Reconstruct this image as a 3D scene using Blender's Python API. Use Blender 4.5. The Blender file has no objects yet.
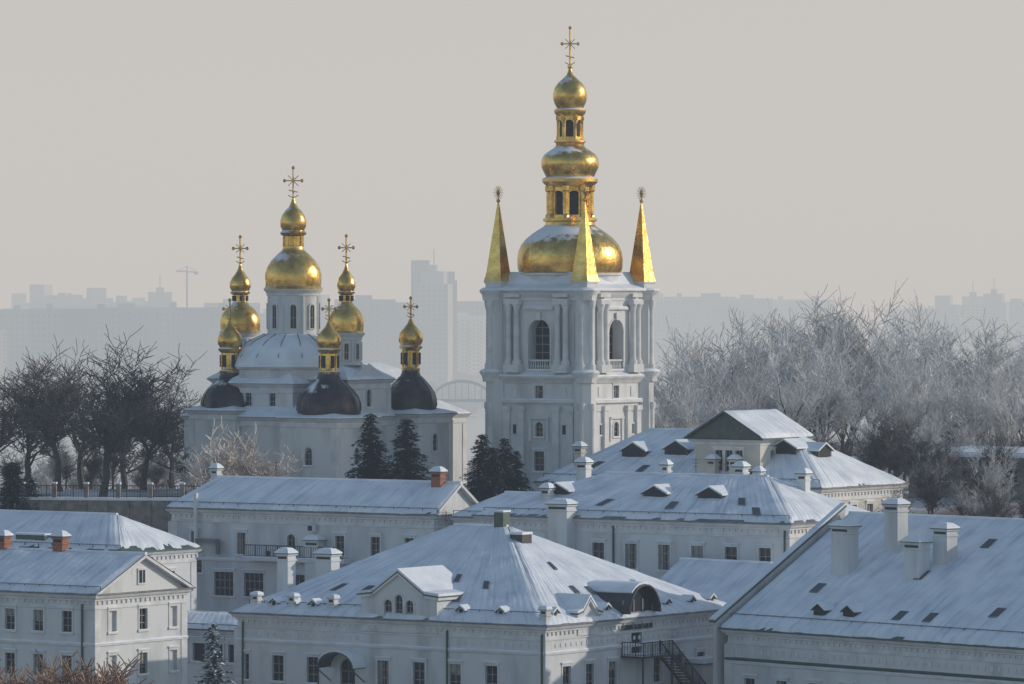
import bpy, math, random
from mathutils import Vector, noise, Matrix
random.seed(7)
RC=random.Random(99)
sc=bpy.context.scene
CZ=36.0
# ---------------------------------------------------------------- materials
def newmat(name):
    m=bpy.data.materials.new(name); m.use_nodes=True
    nt=m.node_tree; b=nt.nodes['Principled BSDF']; return m,nt,b
def N(nt,t,**kw):
    n=nt.nodes.new(t)
    for k,v in kw.items(): setattr(n,k,v)
    return n
def ramp(nt,src,stops):
    r=N(nt,'ShaderNodeValToRGB'); e=r.color_ramp.elements
    while len(e)<len(stops): e.new(0.5)
    for i,(p,c) in enumerate(stops):
        e[i].position=p; e[i].color=(*c,1)
    nt.links.new(src,r.inputs[0]); return r.outputs[0]
def noisy(name,c1,c2,scale=1.0,rough=0.8,bump=0.0,bscale=None,metal=0.0,lo=.35,hi=.65,stretch=None,vary=0):
    m,nt,b=newmat(name)
    tc=N(nt,'ShaderNodeTexCoord'); src=tc.outputs['Object']
    if stretch:
        mp=N(nt,'ShaderNodeMapping'); mp.inputs['Scale'].default_value=stretch
        nt.links.new(src,mp.inputs[0]); src=mp.outputs[0]
    n=N(nt,'ShaderNodeTexNoise'); n.inputs['Scale'].default_value=scale; n.inputs['Detail'].default_value=6
    nt.links.new(src,n.inputs['Vector'])
    col=ramp(nt,n.outputs['Fac'],[(lo,c1),(hi,c2)])
    if vary:
        oi=N(nt,'ShaderNodeObjectInfo')
        mr=N(nt,'ShaderNodeMapRange'); mr.inputs['To Min'].default_value=1-vary; mr.inputs['To Max'].default_value=1+vary
        nt.links.new(oi.outputs['Random'],mr.inputs['Value'])
        vm=N(nt,'ShaderNodeVectorMath',operation='SCALE'); nt.links.new(col,vm.inputs[0]); nt.links.new(mr.outputs[0],vm.inputs['Scale']); col=vm.outputs[0]
    nt.links.new(col,b.inputs['Base Color'])
    b.inputs['Roughness'].default_value=rough; b.inputs['Metallic'].default_value=metal
    if bump:
        n2=N(nt,'ShaderNodeTexNoise'); n2.inputs['Scale'].default_value=bscale or scale*4; n2.inputs['Detail'].default_value=4
        nt.links.new(tc.outputs['Object'],n2.inputs['Vector'])
        bp=N(nt,'ShaderNodeBump'); bp.inputs['Strength'].default_value=bump; bp.inputs['Distance'].default_value=.1
        nt.links.new(n2.outputs['Fac'],bp.inputs['Height']); nt.links.new(bp.outputs[0],b.inputs['Normal'])
    return m
PL=noisy('plaster_white',(.42,.43,.44),(.63,.645,.66),.4,.9,.15,6,lo=.3,hi=.52,stretch=(1,1,.28))
PLT=noisy('plaster_trim',(.54,.55,.565),(.68,.69,.70),.8,.85)
PLY=noisy('plaster_cream',(.45,.44,.41),(.59,.58,.54),.4,.9,.15,6)
GREY=noisy('roof_metal_grey',(.10,.11,.12),(.20,.21,.22),1.5,.5)
GREEN=noisy('roof_metal_green',(.04,.065,.055),(.07,.10,.085),1.5,.5)
DARK=noisy('dark_metal',(.02,.02,.022),(.05,.05,.055),2,.5)
FRAME=noisy('window_frame',(.22,.20,.18),(.34,.32,.30),3,.6)
CURT=noisy('curtain_cloth',(.22,.22,.21),(.38,.37,.35),2,.9)
BRK=noisy('brick_orange',(.26,.10,.06),(.36,.16,.10),5,.9,.3)
BARK=noisy('bark',(.035,.030,.028),(.09,.08,.072),3,.9)
TWIG=noisy('frosted_twig',(.44,.43,.43),(.78,.78,.79),.35,.9,vary=.18)
TWIGM=noisy('half_frosted_twig',(.22,.205,.20),(.50,.49,.49),.35,.9,vary=.2)
TWIGL=noisy('twig_brown',(.06,.050,.046),(.16,.14,.13),.4,.9,vary=.15)
TWIGO=noisy('twig_frosted_ochre',(.44,.38,.34),(.74,.70,.67),.6,.9)
TWIGR=noisy('twig_russet',(.22,.12,.075),(.36,.24,.17),.6,.9)
NEED=noisy('fir_needles',(.008,.018,.020),(.020,.034,.034),2,.8)
NEEDB=noisy('spruce_needles_blue',(.03,.055,.06),(.07,.11,.12),2,.8)
BELL=noisy('bronze',(.15,.10,.05),(.2,.14,.08),3,.4,metal=.8)
STONE=noisy('stone_wall',(.16,.14,.13),(.30,.28,.26),1.2,.9,.3)
GL,nt,b=newmat('window_glass'); b.inputs['Base Color'].default_value=(.025,.03,.04,1); b.inputs['Roughness'].default_value=.12
DK,nt,b=newmat('painted_dark_interior'); b.inputs['Base Color'].default_value=(.03,.032,.036,1); b.inputs['Roughness'].default_value=.9  # near-black faces: the shade inside openings is painted as colour
def snowmat(name,seams):
    m,nt,b=newmat(name)
    tc=N(nt,'ShaderNodeTexCoord')
    n=N(nt,'ShaderNodeTexNoise'); n.inputs['Scale'].default_value=.5; n.inputs['Detail'].default_value=8
    nt.links.new(tc.outputs['Object'],n.inputs['Vector'])
    col=ramp(nt,n.outputs['Fac'],[(.3,(.62,.67,.75)),(.6,(.78,.82,.88))])
    n2=N(nt,'ShaderNodeTexNoise'); n2.inputs['Scale'].default_value=2.5; n2.inputs['Detail'].default_value=6
    nt.links.new(tc.outputs['Object'],n2.inputs['Vector'])
    h=n2.outputs['Fac']
    if seams:
        w=N(nt,'ShaderNodeTexWave'); w.bands_direction='X'; w.inputs['Scale'].default_value=.45; w.inputs['Distortion'].default_value=1.2; w.inputs['Detail'].default_value=2;w.inputs['Detail Scale'].default_value=.6
        nt.links.new(tc.outputs['UV'],w.inputs['Vector'])
        mp=N(nt,'ShaderNodeMapping'); mp.inputs['Scale'].default_value=(1.5,.16,1)
        nt.links.new(tc.outputs['UV'],mp.inputs[0])
        n3=N(nt,'ShaderNodeTexNoise'); n3.inputs['Scale'].default_value=1.0; n3.inputs['Detail'].default_value=7; n3.inputs['Roughness'].default_value=.62
        nt.links.new(mp.outputs[0],n3.inputs['Vector'])
        mul=N(nt,'ShaderNodeMath',operation='MULTIPLY'); mul.inputs[1].default_value=.4
        nt.links.new(w.outputs['Fac'],mul.inputs[0])
        ad=N(nt,'ShaderNodeMath',operation='ADD'); nt.links.new(mul.outputs[0],ad.inputs[0]); nt.links.new(n3.outputs['Fac'],ad.inputs[1])
        ad2=N(nt,'ShaderNodeMath',operation='ADD'); nt.links.new(ad.outputs[0],ad2.inputs[0]); nt.links.new(h,ad2.inputs[1]); h=ad2.outputs[0]
        mx=N(nt,'ShaderNodeMix',data_type='RGBA',blend_type='MULTIPLY'); mx.inputs['Factor'].default_value=1
        nt.links.new(col,mx.inputs['A'])
        # thin snow: the metal underneath greys it in streaks down the slope
        nt.links.new(ramp(nt,n3.outputs['Fac'],[(.30,(.62,.66,.70)),(.42,(.86,.885,.92)),(.52,(1,1,1))]),mx.inputs['B']); col=mx.outputs['Result']
    nt.links.new(col,b.inputs['Base Color'])
    bp=N(nt,'ShaderNodeBump'); bp.inputs['Strength'].default_value=.4; bp.inputs['Distance'].default_value=.1
    nt.links.new(h,bp.inputs['Height']); nt.links.new(bp.outputs[0],b.inputs['Normal'])
    b.inputs['Roughness'].default_value=.75
    return m
SNOW=snowmat('snow',False); SNOWR=snowmat('roof_snow',True)
def snowdust(name,c1,c2,rough,metal,thr=.62,seam=0):
    m,nt,b=newmat(name)
    tc=N(nt,'ShaderNodeTexCoord'); g=N(nt,'ShaderNodeNewGeometry')
    n=N(nt,'ShaderNodeTexNoise'); n.inputs['Scale'].default_value=1.1; n.inputs['Detail'].default_value=6
    nt.links.new(tc.outputs['Object'],n.inputs['Vector'])
    nt.links.new(ramp(nt,n.outputs['Fac'],[(.35,c1),(.65,c2)]),b.inputs['Base Color'])
    n4=N(nt,'ShaderNodeTexNoise'); n4.inputs['Scale'].default_value=2.2
    nt.links.new(tc.outputs['Object'],n4.inputs['Vector'])
    rr=N(nt,'ShaderNodeMapRange'); rr.inputs['To Min'].default_value=rough-.08; rr.inputs['To Max'].default_value=rough+.12
    nt.links.new(n4.outputs['Fac'],rr.inputs['Value']); nt.links.new(rr.outputs[0],b.inputs['Roughness'])
    bp=N(nt,'ShaderNodeBump'); bp.inputs['Strength'].default_value=.3; bp.inputs['Distance'].default_value=.12
    nt.links.new(n4.outputs['Fac'],bp.inputs['Height']); nt.links.new(bp.outputs[0],b.inputs['Normal'])
    b.inputs['Metallic'].default_value=metal
    s=N(nt,'ShaderNodeSeparateXYZ'); nt.links.new(g.outputs['Normal'],s.inputs[0])
    mx1=N(nt,'ShaderNodeMath',operation='MULTIPLY_ADD'); mx1.inputs[1].default_value=-.22
    nt.links.new(s.outputs['X'],mx1.inputs[0]); nt.links.new(s.outputs['Z'],mx1.inputs[2])
    ad=N(nt,'ShaderNodeMath',operation='MULTIPLY_ADD'); ad.inputs[1].default_value=.55; nt.links.new(n.outputs['Fac'],ad.inputs[0]); nt.links.new(mx1.outputs[0],ad.inputs[2])
    mr=N(nt,'ShaderNodeMapRange'); mr.inputs['From Min'].default_value=thr+.27; mr.inputs['From Max'].default_value=thr+.40
    nt.links.new(ad.outputs[0],mr.inputs['Value'])
    d=N(nt,'ShaderNodeBsdfPrincipled'); d.inputs['Base Color'].default_value=(.76,.79,.84,1); d.inputs['Roughness'].default_value=.8
    mix=N(nt,'ShaderNodeMixShader'); nt.links.new(mr.outputs[0],mix.inputs[0]); nt.links.new(b.outputs[0],mix.inputs[1]); nt.links.new(d.outputs[0],mix.inputs[2])
    nt.links.new(mix.outputs[0],nt.nodes['Material Output'].inputs[0])
    return m
GOLD=snowdust('gold_leaf',(.55,.34,.09),(.82,.55,.17),.27,1,.70)
GOLDC=noisy('gold_plain',(.40,.27,.10),(.6,.42,.17),2,.35,metal=1)
LEAD=snowdust('dark_dome_metal',(.024,.019,.025),(.055,.045,.052),.30,.3,.74)
# ---------------------------------------------------------------- mesh builder
class MB:
    def __init__(s): s.v=[];s.f=[];s.uv=[];s.mi=[]
    def face(s,pts,m=0,uv=None):
        i=len(s.v); s.v+= [tuple(p) for p in pts]; s.f.append(tuple(range(i,i+len(pts)))); s.mi.append(m); s.uv.append(uv)
    def hexa(s,b,t,m=0):
        s.face(b[::-1],m); s.face(t,m); k=len(b)
        for i in range(k):
            j=(i+1)%k; s.face([b[i],b[j],t[j],t[i]],m)
    def box(s,x0,y0,z0,x1,y1,z1,m=0):
        s.hexa([(x0,y0,z0),(x1,y0,z0),(x1,y1,z0),(x0,y1,z0)],[(x0,y0,z1),(x1,y0,z1),(x1,y1,z1),(x0,y1,z1)],m)
    def rloft(s,x0,y0,x1,y1,prof,m=0,cap=False):
        rings=[[(x0-o,y0-o,z),(x1+o,y0-o,z),(x1+o,y1+o,z),(x0-o,y1+o,z)] for o,z in prof]
        for a,b in zip(rings,rings[1:]):
            for i in range(4):
                j=(i+1)%4; s.face([a[i],a[j],b[j],b[i]],m)
        if cap: s.face(rings[-1],m); s.face(rings[0][::-1],m)
    def lathe(s,prof,cx,cy,n=24,a0=0,m=0):
        base=len(s.v)
        for r,z in prof:
            for k in range(n):
                a=a0+2*math.pi*k/n; s.v.append((cx+r*math.cos(a),cy+r*math.sin(a),z))
        for i in range(len(prof)-1):
            for k in range(n):
                k2=(k+1)%n
                s.f.append((base+i*n+k,base+i*n+k2,base+(i+1)*n+k2,base+(i+1)*n+k)); s.mi.append(m); s.uv.append(None)
        s.f.append(tuple(base+(len(prof)-1)*n+k for k in range(n))); s.mi.append(m); s.uv.append(None)
    def beam(s,p,q,w,h=None,m=0):
        h=h or w; p=Vector(p);q=Vector(q); d=(q-p).normalized()
        up=Vector((0,0,1)) if abs(d.z)<.95 else Vector((0,1,0))
        a=d.cross(up).normalized()*w/2; b=a.cross(d).normalized()*h/2
        s.hexa([p-a-b,p+a-b,p+a+b,p-a+b],[q-a-b,q+a-b,q+a+b,q-a+b],m)
    def tube(s,p,q,r1,r2,n=3,m=0):
        p=Vector(p);q=Vector(q); d=(q-p).normalized()
        up=Vector((0,0,1)) if abs(d.z)<.9 else Vector((1,0,0))
        a=d.cross(up).normalized(); b=a.cross(d)
        base=len(s.v)
        for c,r in((p,r1),(q,r2)):
            for k in range(n):
                t=2*math.pi*k/n; s.v.append(tuple(c+(a*math.cos(t)+b*math.sin(t))*r))
        for k in range(n):
            k2=(k+1)%n; s.f.append((base+k,base+k2,base+n+k2,base+n+k)); s.mi.append(m); s.uv.append(None)
    def mesh(s,name,mats,smooth=False,angle=None):
        me=bpy.data.meshes.new(name); me.from_pydata(s.v,[],s.f)
        for m in mats: me.materials.append(m)
        me.polygons.foreach_set('material_index',s.mi)
        if any(u is not None for u in s.uv):
            l=me.uv_layers.new(name='UVMap')
            for p,u in zip(me.polygons,s.uv):
                if u:
                    for li,c in zip(p.loop_indices,u): l.data[li].uv=c
        if smooth:
            me.polygons.foreach_set('use_smooth',[True]*len(me.polygons))
            if angle:
                try: me.set_sharp_from_angle(angle=math.radians(angle))
                except Exception: pass
        me.update(); return me
    def obj(s,name,mats,parent=None,smooth=False,angle=None):
        if not s.f: return None
        if not isinstance(mats,(list,tuple)): mats=[mats]
        o=bpy.data.objects.new(name,s.mesh(name,mats,smooth,angle)); sc.collection.objects.link(o)
        if parent: o.parent=parent
        return o
def empty(name,loc=(0,0,0),rot=0):
    e=bpy.data.objects.new(name,None); e.location=loc; e.rotation_euler=(0,0,rot); sc.collection.objects.link(e); e.empty_display_size=1
    return e
class Kit:
    M=dict(wall=PL,trim=PLT,glass=GL,frame=FRAME,snow=SNOW,roofsnow=SNOWR,roof=GREY,green=GREEN,dark=DARK,shade_fill=DK,gold=GOLD,cross=GOLDC,dome=LEAD,brick=BRK,bell=BELL,curtain=CURT)
    def __init__(s,root): s.root=root; s.b={}
    def __getitem__(s,k):
        if k not in s.b: s.b[k]=MB()
        return s.b[k]
    def done(s,over={}):
        names=dict(wall='walls',trim='trim',glass='window_panes',frame='window_frames',snow='snow',roofsnow='snow_on_roof',roof='roof',green='green_metalwork',dark='ironwork',shade_fill='opening_shade_panels',gold='golden_domes',cross='crosses',dome='dark_domes',brick='brick_stacks',bell='bell',curtain='curtains')
        for k,b in s.b.items():
            b.obj(names.get(k,k),over.get(k,Kit.M.get(k,PLT)),s.root,smooth=k in('gold','dome','roofsnow','snow','bell','trim','wall'),angle=35)
# ---------------------------------------------------------------- wall with real openings
def wall(K,p0,d,L,z0,z1,ops=(),depth=.22,wk='wall',trim=True,bars=(1,2),back='glass'):
    n=(d[1],-d[0])
    def P(s,z,o=0): return (p0[0]+d[0]*s+n[0]*o, p0[1]+d[1]*s+n[1]*o, z)
    W=K[wk]
    xs={0,L}; zs={z0,z1}
    for o in ops: xs|={o['s']-o['w']/2,o['s']+o['w']/2}; zs|={o['b'],o['t']}
    xs=sorted(x for x in xs if 0<=x<=L); zs=sorted(z for z in zs if z0<=z<=z1)
    for i in range(len(xs)-1):
        for j in range(len(zs)-1):
            cx=(xs[i]+xs[i+1])/2; cz=(zs[j]+zs[j+1])/2
            if any(abs(cx-o['s'])<o['w']/2 and o['b']<cz<o['t'] for o in ops): continue
            W.face([P(xs[i],zs[j]),P(xs[i+1],zs[j]),P(xs[i+1],zs[j+1]),P(xs[i],zs[j+1])])
    def ob(k,s0,s1,a,b,o0,o1):
        K[k].hexa([P(s0,a,o1),P(s1,a,o1),P(s1,a,o0),P(s0,a,o0)],[P(s0,b,o1),P(s1,b,o1),P(s1,b,o0),P(s0,b,o0)])
    for o in ops:
        s,w,b,t=o['s'],o['w'],o['b'],o['t']; r=w/2; arch=o.get('arch')
        dp=o.get('depth',depth)
        zt=t-r if arch else t
        a0,a1=s-r,s+r
        W.face([P(a0,b),P(a0,b,-dp),P(a0,zt,-dp),P(a0,zt)]); W.face([P(a1,b,-dp),P(a1,b),P(a1,zt),P(a1,zt,-dp)])
        W.face([P(a0,b,-dp),P(a0,b),P(a1,b),P(a1,b,-dp)])
        if arch:
            k=10; pts=[(s-r*math.cos(math.pi*i/k),zt+r*math.sin(math.pi*i/k)) for i in range(k+1)]
            for (x1,y1),(x2,y2) in zip(pts,pts[1:]):
                W.face([P(x1,y1),P(x1,y1,-dp),P(x2,y2,-dp),P(x2,y2)])
                W.face([P(x1,y1),P(x2,y2),P(x2,t),P(x1,t)])
                if trim:
                    q=lambda x,y,m:(s+(x-s)*m,zt+(y-zt)*m)
                    m=1+.16/r
                    A=q(x1,y1,m);B=q(x2,y2,m)
                    K['trim'].hexa([P(x1,y1,.06),P(x2,y2,.06),P(x2,y2,.0),P(x1,y1,.0)],[P(*A,.06),P(*B,.06),P(*B,.0),P(*A,.0)])
        else:
            W.face([P(a0,t),P(a0,t,-dp),P(a1,t,-dp),P(a1,t)])
        bk=o.get('back',back)
        K[bk].face([P(a0,b,-dp),P(a1,b,-dp),P(a1,t,-dp),P(a0,t,-dp)])
        if bk=='glass' and not arch and RC.random()<.4:
            hh=RC.uniform(.3,.9); 
            if RC.random()<.5: ob('curtain',a0+.05,a1-.05,t-(t-b)*hh,t-.02,-dp+.002,-dp+.012)
            else: ob('curtain',a0+.03,a0+w*.3,b+.02,t-.02,-dp+.002,-dp+.012); ob('curtain',a1-w*.3,a1-.03,b+.02,t-.02,-dp+.002,-dp+.012)
        f=o.get('fw',.06)
        if o.get('bars',True):
            nv,nh=bars if not isinstance(o.get('bars'),tuple) else o['bars']
            ob('frame',a0,a0+f,b,t,-dp+.02,-dp+.08); ob('frame',a1-f,a1,b,t,-dp+.02,-dp+.08)
            for i in range(1,nv+1):
                c=a0+w*i/(nv+1); ob('frame',c-f/2,c+f/2,b,t,-dp+.02,-dp+.085)
            for i in range(1,nh+1):
                c=b+(t-b)*i/(nh+1)+ (0.12 if nh==1 else 0); ob('frame',a0,a1,c-f/2,c+f/2,-dp+.02,-dp+.075)
        if trim:
            tw=.16
            ob('trim',a0-tw,a0,b,zt,0,.05); ob('trim',a1,a1+tw,b,zt,0,.05)
            ob('trim',a0-tw-.05,a1+tw+.05,b-.14,b,0,.12)
            ob('snow',a0-tw-.03,a1+tw+.03,b,b+.07,0.053,.11)
            if not arch:
                ob('trim',a0-tw,a1+tw,t,t+.2,0,.07); ob('trim',a0-tw-.08,a1+tw+.08,t+.2,t+.29,0,.14)
                ob('snow',a0-tw-.06,a1+tw+.06,t+.29,t+.34,0,.12)
    return P,ob
def snow_patch(K,A,B,C,D,th=.2,melt=.35,cell=.4,key='roofsnow',seed=0):
    A,B,C,D=map(Vector,(A,B,C,D)); 
    nrm=((B-A).cross(D-A)); 
    if nrm.length<1e-6: nrm=(B-A).cross(C-A)
    nrm.normalize()
    Lu=max((B-A).length,(C-D).length); Lv=((D+C)/2-(A+B)/2).length
    nu=max(4,int(Lu/cell)); nv=max(4,int(Lv/cell)); mb=K[key]; base=len(mb.v)
    uvs=[]
    for j in range(nv+1):
        v=j/nv
        for i in range(nu+1):
            u=i/nu
            p=A.lerp(B,u).lerp(D.lerp(C,u),v)
            Lr=(A.lerp(D,v)-B.lerp(C,v)).length
            eb=v*Lv; et=(1-v)*Lv; el=u*Lr; er=(1-u)*Lr
            q=p+Vector((seed*13.1,seed*7.7,0))
            nn=noise.noise(q*.5); nf=noise.noise(q*2.7)
            e=min(1,min(et/.5,el/.5,er/.5)); 
            h=th*(.35+.65*e)+.07*nn+.025*nf
            bz=eb-melt*(.6+1.1*noise.noise(Vector((q.x*.6+q.y*.6,seed,q.y*.2)))+.5*nf)
            if bz<0: h=-.06
            elif bz<.3: h*= .35+.65*bz/.3
            if i in(0,nu) or j in (nv,): h=min(h,.05)
            mb.v.append(tuple(p+nrm*h)); uvs.append((u*Lu+seed*3.3,v*Lv))
    for j in range(nv):
        for i in range(nu):
            a=j*(nu+1)+i; idx=(a,a+1,a+nu+2,a+nu+1)
            mb.f.append(tuple(base+k for k in idx)); mb.mi.append(0); mb.uv.append([uvs[k] for k in idx])
def chimney(K,x,y,z0,z1,w=1.0,d=1.0,key='wall',cap=True):
    h=w/2;g=d/2
    K[key].rloft(x-h,y-g,x+h,y+g,[(0,z0),(0,z1-.45),(.08,z1-.42),(.08,z1-.3),(0,z1-.27),(0,z1),(.12,z1+.03),(.12,z1+.15)],cap=True)
    K['shade_fill'].box(x-h+.1,y-g-.01,z1-.24,x+h-.1,y-g+.02,z1-.05)
    if cap:
        K['green'].rloft(x-h,y-g,x+h,y+g,[(.2,z1+.152),(.2,z1+.2),(-h*.3,z1+.45)],cap=True)
        K['snow'].rloft(x-h,y-g,x+h,y+g,[(.17,z1+.205),(.14,z1+.33),(-h*.3,z1+.62),(-h*.6,z1+.68)],cap=True)
    else:
        K['snow'].rloft(x-h,y-g,x+h,y+g,[(.10,z1+.152),(.08,z1+.3),(-h*.4,z1+.4)],cap=True)
def antenna(K,x,y,z0,h=2.6):
    K['dark'].beam((x,y,z0),(x,y,z0+h),.05)
    for i,w in enumerate((.9,.7,.5)): K['dark'].beam((x-w/2,y,z0+h-.15-i*.3),(x+w/2,y,z0+h-.15-i*.3),.035)
def frame2(o,f):
    d=(-f[1],f[0])
    return lambda s,z,q=0:(o[0]+d[0]*s+f[0]*q,o[1]+d[1]*s+f[1]*q,o[2]+z)
def dormer(K,o,f,w=1.1,h=.7,rise=.45,back=1.6,wk='trim',k1=.6):
    P=frame2(o,f); r=w/2
    W=K[wk]
    W.face([P(-r,-.5),P(r,-.5),P(r,h),P(0,h+rise),P(-r,h)])
    for s in(-r,r): W.face([P(s,-.5),P(s,-.5,-back),P(s,h,-back),P(s,h)])
    K['shade_fill'].face([P(-r*k1,.05,.012),P(r*k1,.05,.012),P(r*k1,h-.02,.012),P(0,h+rise*k1*.8,.012),P(-r*k1,h-.02,.012)])
    e=.18; k=rise/r
    for sg in(-1,1):
        a=P(sg*(r+e),h-k*e,e);b=P(sg*(r+e),h-k*e,-back);c=P(0,h+rise,-back);d_=P(0,h+rise,e)
        up=lambda p,t:(p[0],p[1],p[2]+t)
        K['green'].hexa([up(x,.0) for x in(a,b,c,d_)],[up(x,.06) for x in(a,b,c,d_)])
        K['snow'].hexa([up(x,.065) for x in(a,b,c,d_)],[up(x,.2) for x in(a,b,c,d_)])
def slab_on(K,A,B,C,D,u,v,wu,wv,key='shade_fill',t=.3):
    A,B,C,D=map(Vector,(A,B,C,D)); n=(B-A).cross(D-A).normalized()
    f=lambda u,v:A.lerp(B,u).lerp(D.lerp(C,u),v)
    Lu=(B-A).length; Lv=((D+C)/2-(A+B)/2).length
    du=wu/Lu/2; dv=wv/Lv/2
    q=[f(u-du,v-dv),f(u+du,v-dv),f(u+du,v+dv),f(u-du,v+dv)]
    K['roof'].hexa([p for p in q],[p+n*(t-.02) for p in q])
    c=sum(q,Vector())/4
    q2=[c+(p-c)*.8 for p in q]
    K['glass'].hexa([p+n*(t-.03) for p in q2],[p+n*(t) for p in q2])
def building(name,corner,rot,L1,L2,z0,ze,rise,hipL,hipR,front=(),right=(),ov=.5,roofkey='roof',wk='wall',th=.2,melt=.35,seed=1,cornice=True,belt=None):
    root=empty(name,(corner[0],corner[1],0),math.radians(rot)); K=Kit(root)
    fo=[dict(o,s=o['x']+L1) for o in front]; ro=[dict(o,s=o['x']) for o in right]
    wall(K,(-L1,0),(1,0),L1,z0,ze,fo,wk=wk); wall(K,(0,0),(0,1),L2,z0,ze,ro,wk=wk)
    wall(K,(0,L2),(-1,0),L1,z0,ze,(),wk=wk); wall(K,(-L1,L2),(0,-1),L2,z0,ze,(),wk=wk)
    if cornice:
        K['trim'].rloft(-L1,0,0,L2,[(0,ze-1.15),(.07,ze-1.12),(.07,ze-1.0),(.003,ze-.97),(.003,ze-.5),(.12,ze-.45),(.14,ze-.3),(.3,ze-.25),(ov-.1,ze-.1),(ov-.06,ze)])
        x=-L1+.3
        while x<0: K['trim'].box(x,-.1,ze-.72,x+.22,-.002,ze-.47); x+=.6
        y=.3
        while y<L2: K['trim'].box(.002,y,ze-.72,.1,y+.22,ze-.47); y+=.6
    if belt:
        for zb in belt:
            K['trim'].rloft(-L1,0,0,L2,[(0,zb-.14),(.1,zb-.1),(.12,zb+.08),(0,zb+.14)])
            K['snow'].rloft(-L1,0,0,L2,[(.115,zb+.085),(.09,zb+.15),(0,zb+.2)])
    for (x,y) in((-L1,0),(0,0),(0,L2)):
        K['trim'].box(x-.35 if x<0 else x-.7,y-.06 if y==0 else y-.7,z0,x+.7 if x<0 else x+.06,y+.7 if y==0 else y+.06,ze-1.16)
    K[roofkey].rloft(-L1,0,0,L2,[(ov-.05,ze),(ov+.05,ze+.01),(ov+.05,ze+.12),(ov,ze+.13)])
    zb=ze+.1; zr=zb+rise
    E=[(-L1-ov,-ov,zb),(ov,-ov,zb),(ov,L2+ov,zb),(-L1-ov,L2+ov,zb)]
    R0=(-L1-ov+ (hipL if hipL else 0),L2/2,zr); R1=(ov-(hipR if hipR else 0),L2/2,zr)
    faces=dict(front=(E[0],E[1],R1,R0),back=(E[2],E[3],R0,R1),right=(E[1],E[2],R1,R1),left=(E[3],E[0],R0,R0))
    for k,q in faces.items():
        if k=='right' and not hipR or k=='left' and not hipL: continue
        K[roofkey].face(q if q[2]!=q[3] else q[:3])
        snow_patch(K,*q,th=th,melt=melt,seed=seed+len(k))
    if not hipR:
        K[wk].face([(0,0,ze),(0,L2,ze),(0,L2/2,zr-.05)])
        for y0,y1 in((-ov,L2/2),(L2+ov,L2/2)):
            K['trim'].beam((ov*.5,y0,zb-.15),(ov*.5,y1,zr-.15),ov,.22)
    if not hipL: K[wk].face([(-L1,L2,ze),(-L1,0,ze),(-L1,L2/2,zr-.05)])
    K['snow'].beam((R0[0],R0[1],zr+.02),(R1[0],R1[1],zr+.02),.3,.3)
    for t in (.09,):
        A=Vector(E[0]).lerp(Vector(R0),t); B=Vector(E[1]).lerp(Vector(R1),t)
        U=Vector((0,0,.34)); K['dark'].beam(A+U,B+U,.05); n=int((B-A).length/1.5)
        for i in range(n+1):
            c=A.lerp(B,i/n); K['dark'].beam(c,c+U,.05)
    return root,K,faces
ROT=-34.3
def rp(q,u,v,off=0):
    A,B,C,D=map(Vector,q); return A.lerp(B,u).lerp(D.lerp(C,u),v)+Vector((0,0,off))
def win(x,b,t,w=1.15,**k): return dict(x=x,b=b,t=t,w=w,**k)
# ================================================================ FRONT MANOR
fr=[win(-5.1-3.5*k,5.1,7.2) for k in range(8) if k!=4]+[win(-5.1-3.5*k,1.2,3.6) for k in range(8)]+[win(-19.1,4.2,7.2,1.5,arch=True)]
ri=[win(3+3.3*k,5.1,7.2) for k in range(8) if k not in(3,)]+[win(3+3.3*k,1.2,3.6) for k in range(8)]+[win(13.1,7.6,9.9,1.6,arch=False,back='shade_fill',bars=False)]
root,K,F=building('manor_house',(2.6,400),ROT,30.2,27.3,-1,10.45,6.9,12.5,13.4,fr,ri,belt=[8.3,4.2],seed=3,roofkey='roof')
ze=10.45
x=-29.6
while x<-.5:
    if not(-18.3<x<-9.8): K['trim'].box(x,-.05,8.75,x+.28,-.002,9.05)
    x+=.75
y=.6
while y<26.5: K['trim'].box(.002,y,8.75,.05,y+.28,9.05); y+=.75
def wall_gable(K,o,f,w,h,rise,arched=3,back=6):
    P=frame2(o,f); r=w/2
    d=(-f[1],f[0]); p0=(o[0]-d[0]*r+f[0]*.08,o[1]-d[1]*r+f[1]*.08)
    ops=[dict(s=r+(i-(arched-1)/2)*1.05,w=.76,b=o[2]+.15,t=o[2]+2.0-(0 if i==(arched-1)/2 else .4),arch=True,back='glass') for i in range(arched)]
    wall(K,p0,d,w,o[2]-1.0,o[2]+h,[q for q in ops])
    W=K['wall']
    W.face([P(-r*.62,h,.08),P(r*.62,h,.08),P(0,h+rise,.08)])
    for sg in(-1,1):
        W.face([P(sg*r,h,.08),P(sg*r*.62,h,.08),P(sg*r*.62,h+.02,.08)])
        W.face([P(sg*r,-1,.08),P(sg*r,-1,-back),P(sg*r,h,-back),P(sg*r,h,.08)])
    e=.3
    for sg in(-1,1):
        a=[P(sg*r*.70,h-.08,e),P(sg*r*.70,h-.08,-back),P(0,h+rise,-back),P(0,h+rise,e)]
        b=[P(sg*(r+.3),h-.22,e),P(sg*(r+.3),h-.22,-back+1),P(sg*r*.66,h-.05,-back),P(sg*r*.66,h-.05,e)]
        for q in(a,b):
            up=lambda p,t:(p[0],p[1],p[2]+t)
            K['green'].hexa([up(p,0) for p in q],[up(p,.12) for p in q])
            K['trim'].hexa([up(p,-.2) for p in q],[up(p,-.01) for p in q])
            K['snow'].hexa([up(p,.125) for p in q],[up(p,.33) for p in q])
wall_gable(K,(-14,0,10.5),(0,-1),7.4,2.1,1.7)
wall_gable(K,(0,6,10.5),(1,0),3.0,.9,1.0,arched=0,back=3)
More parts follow.
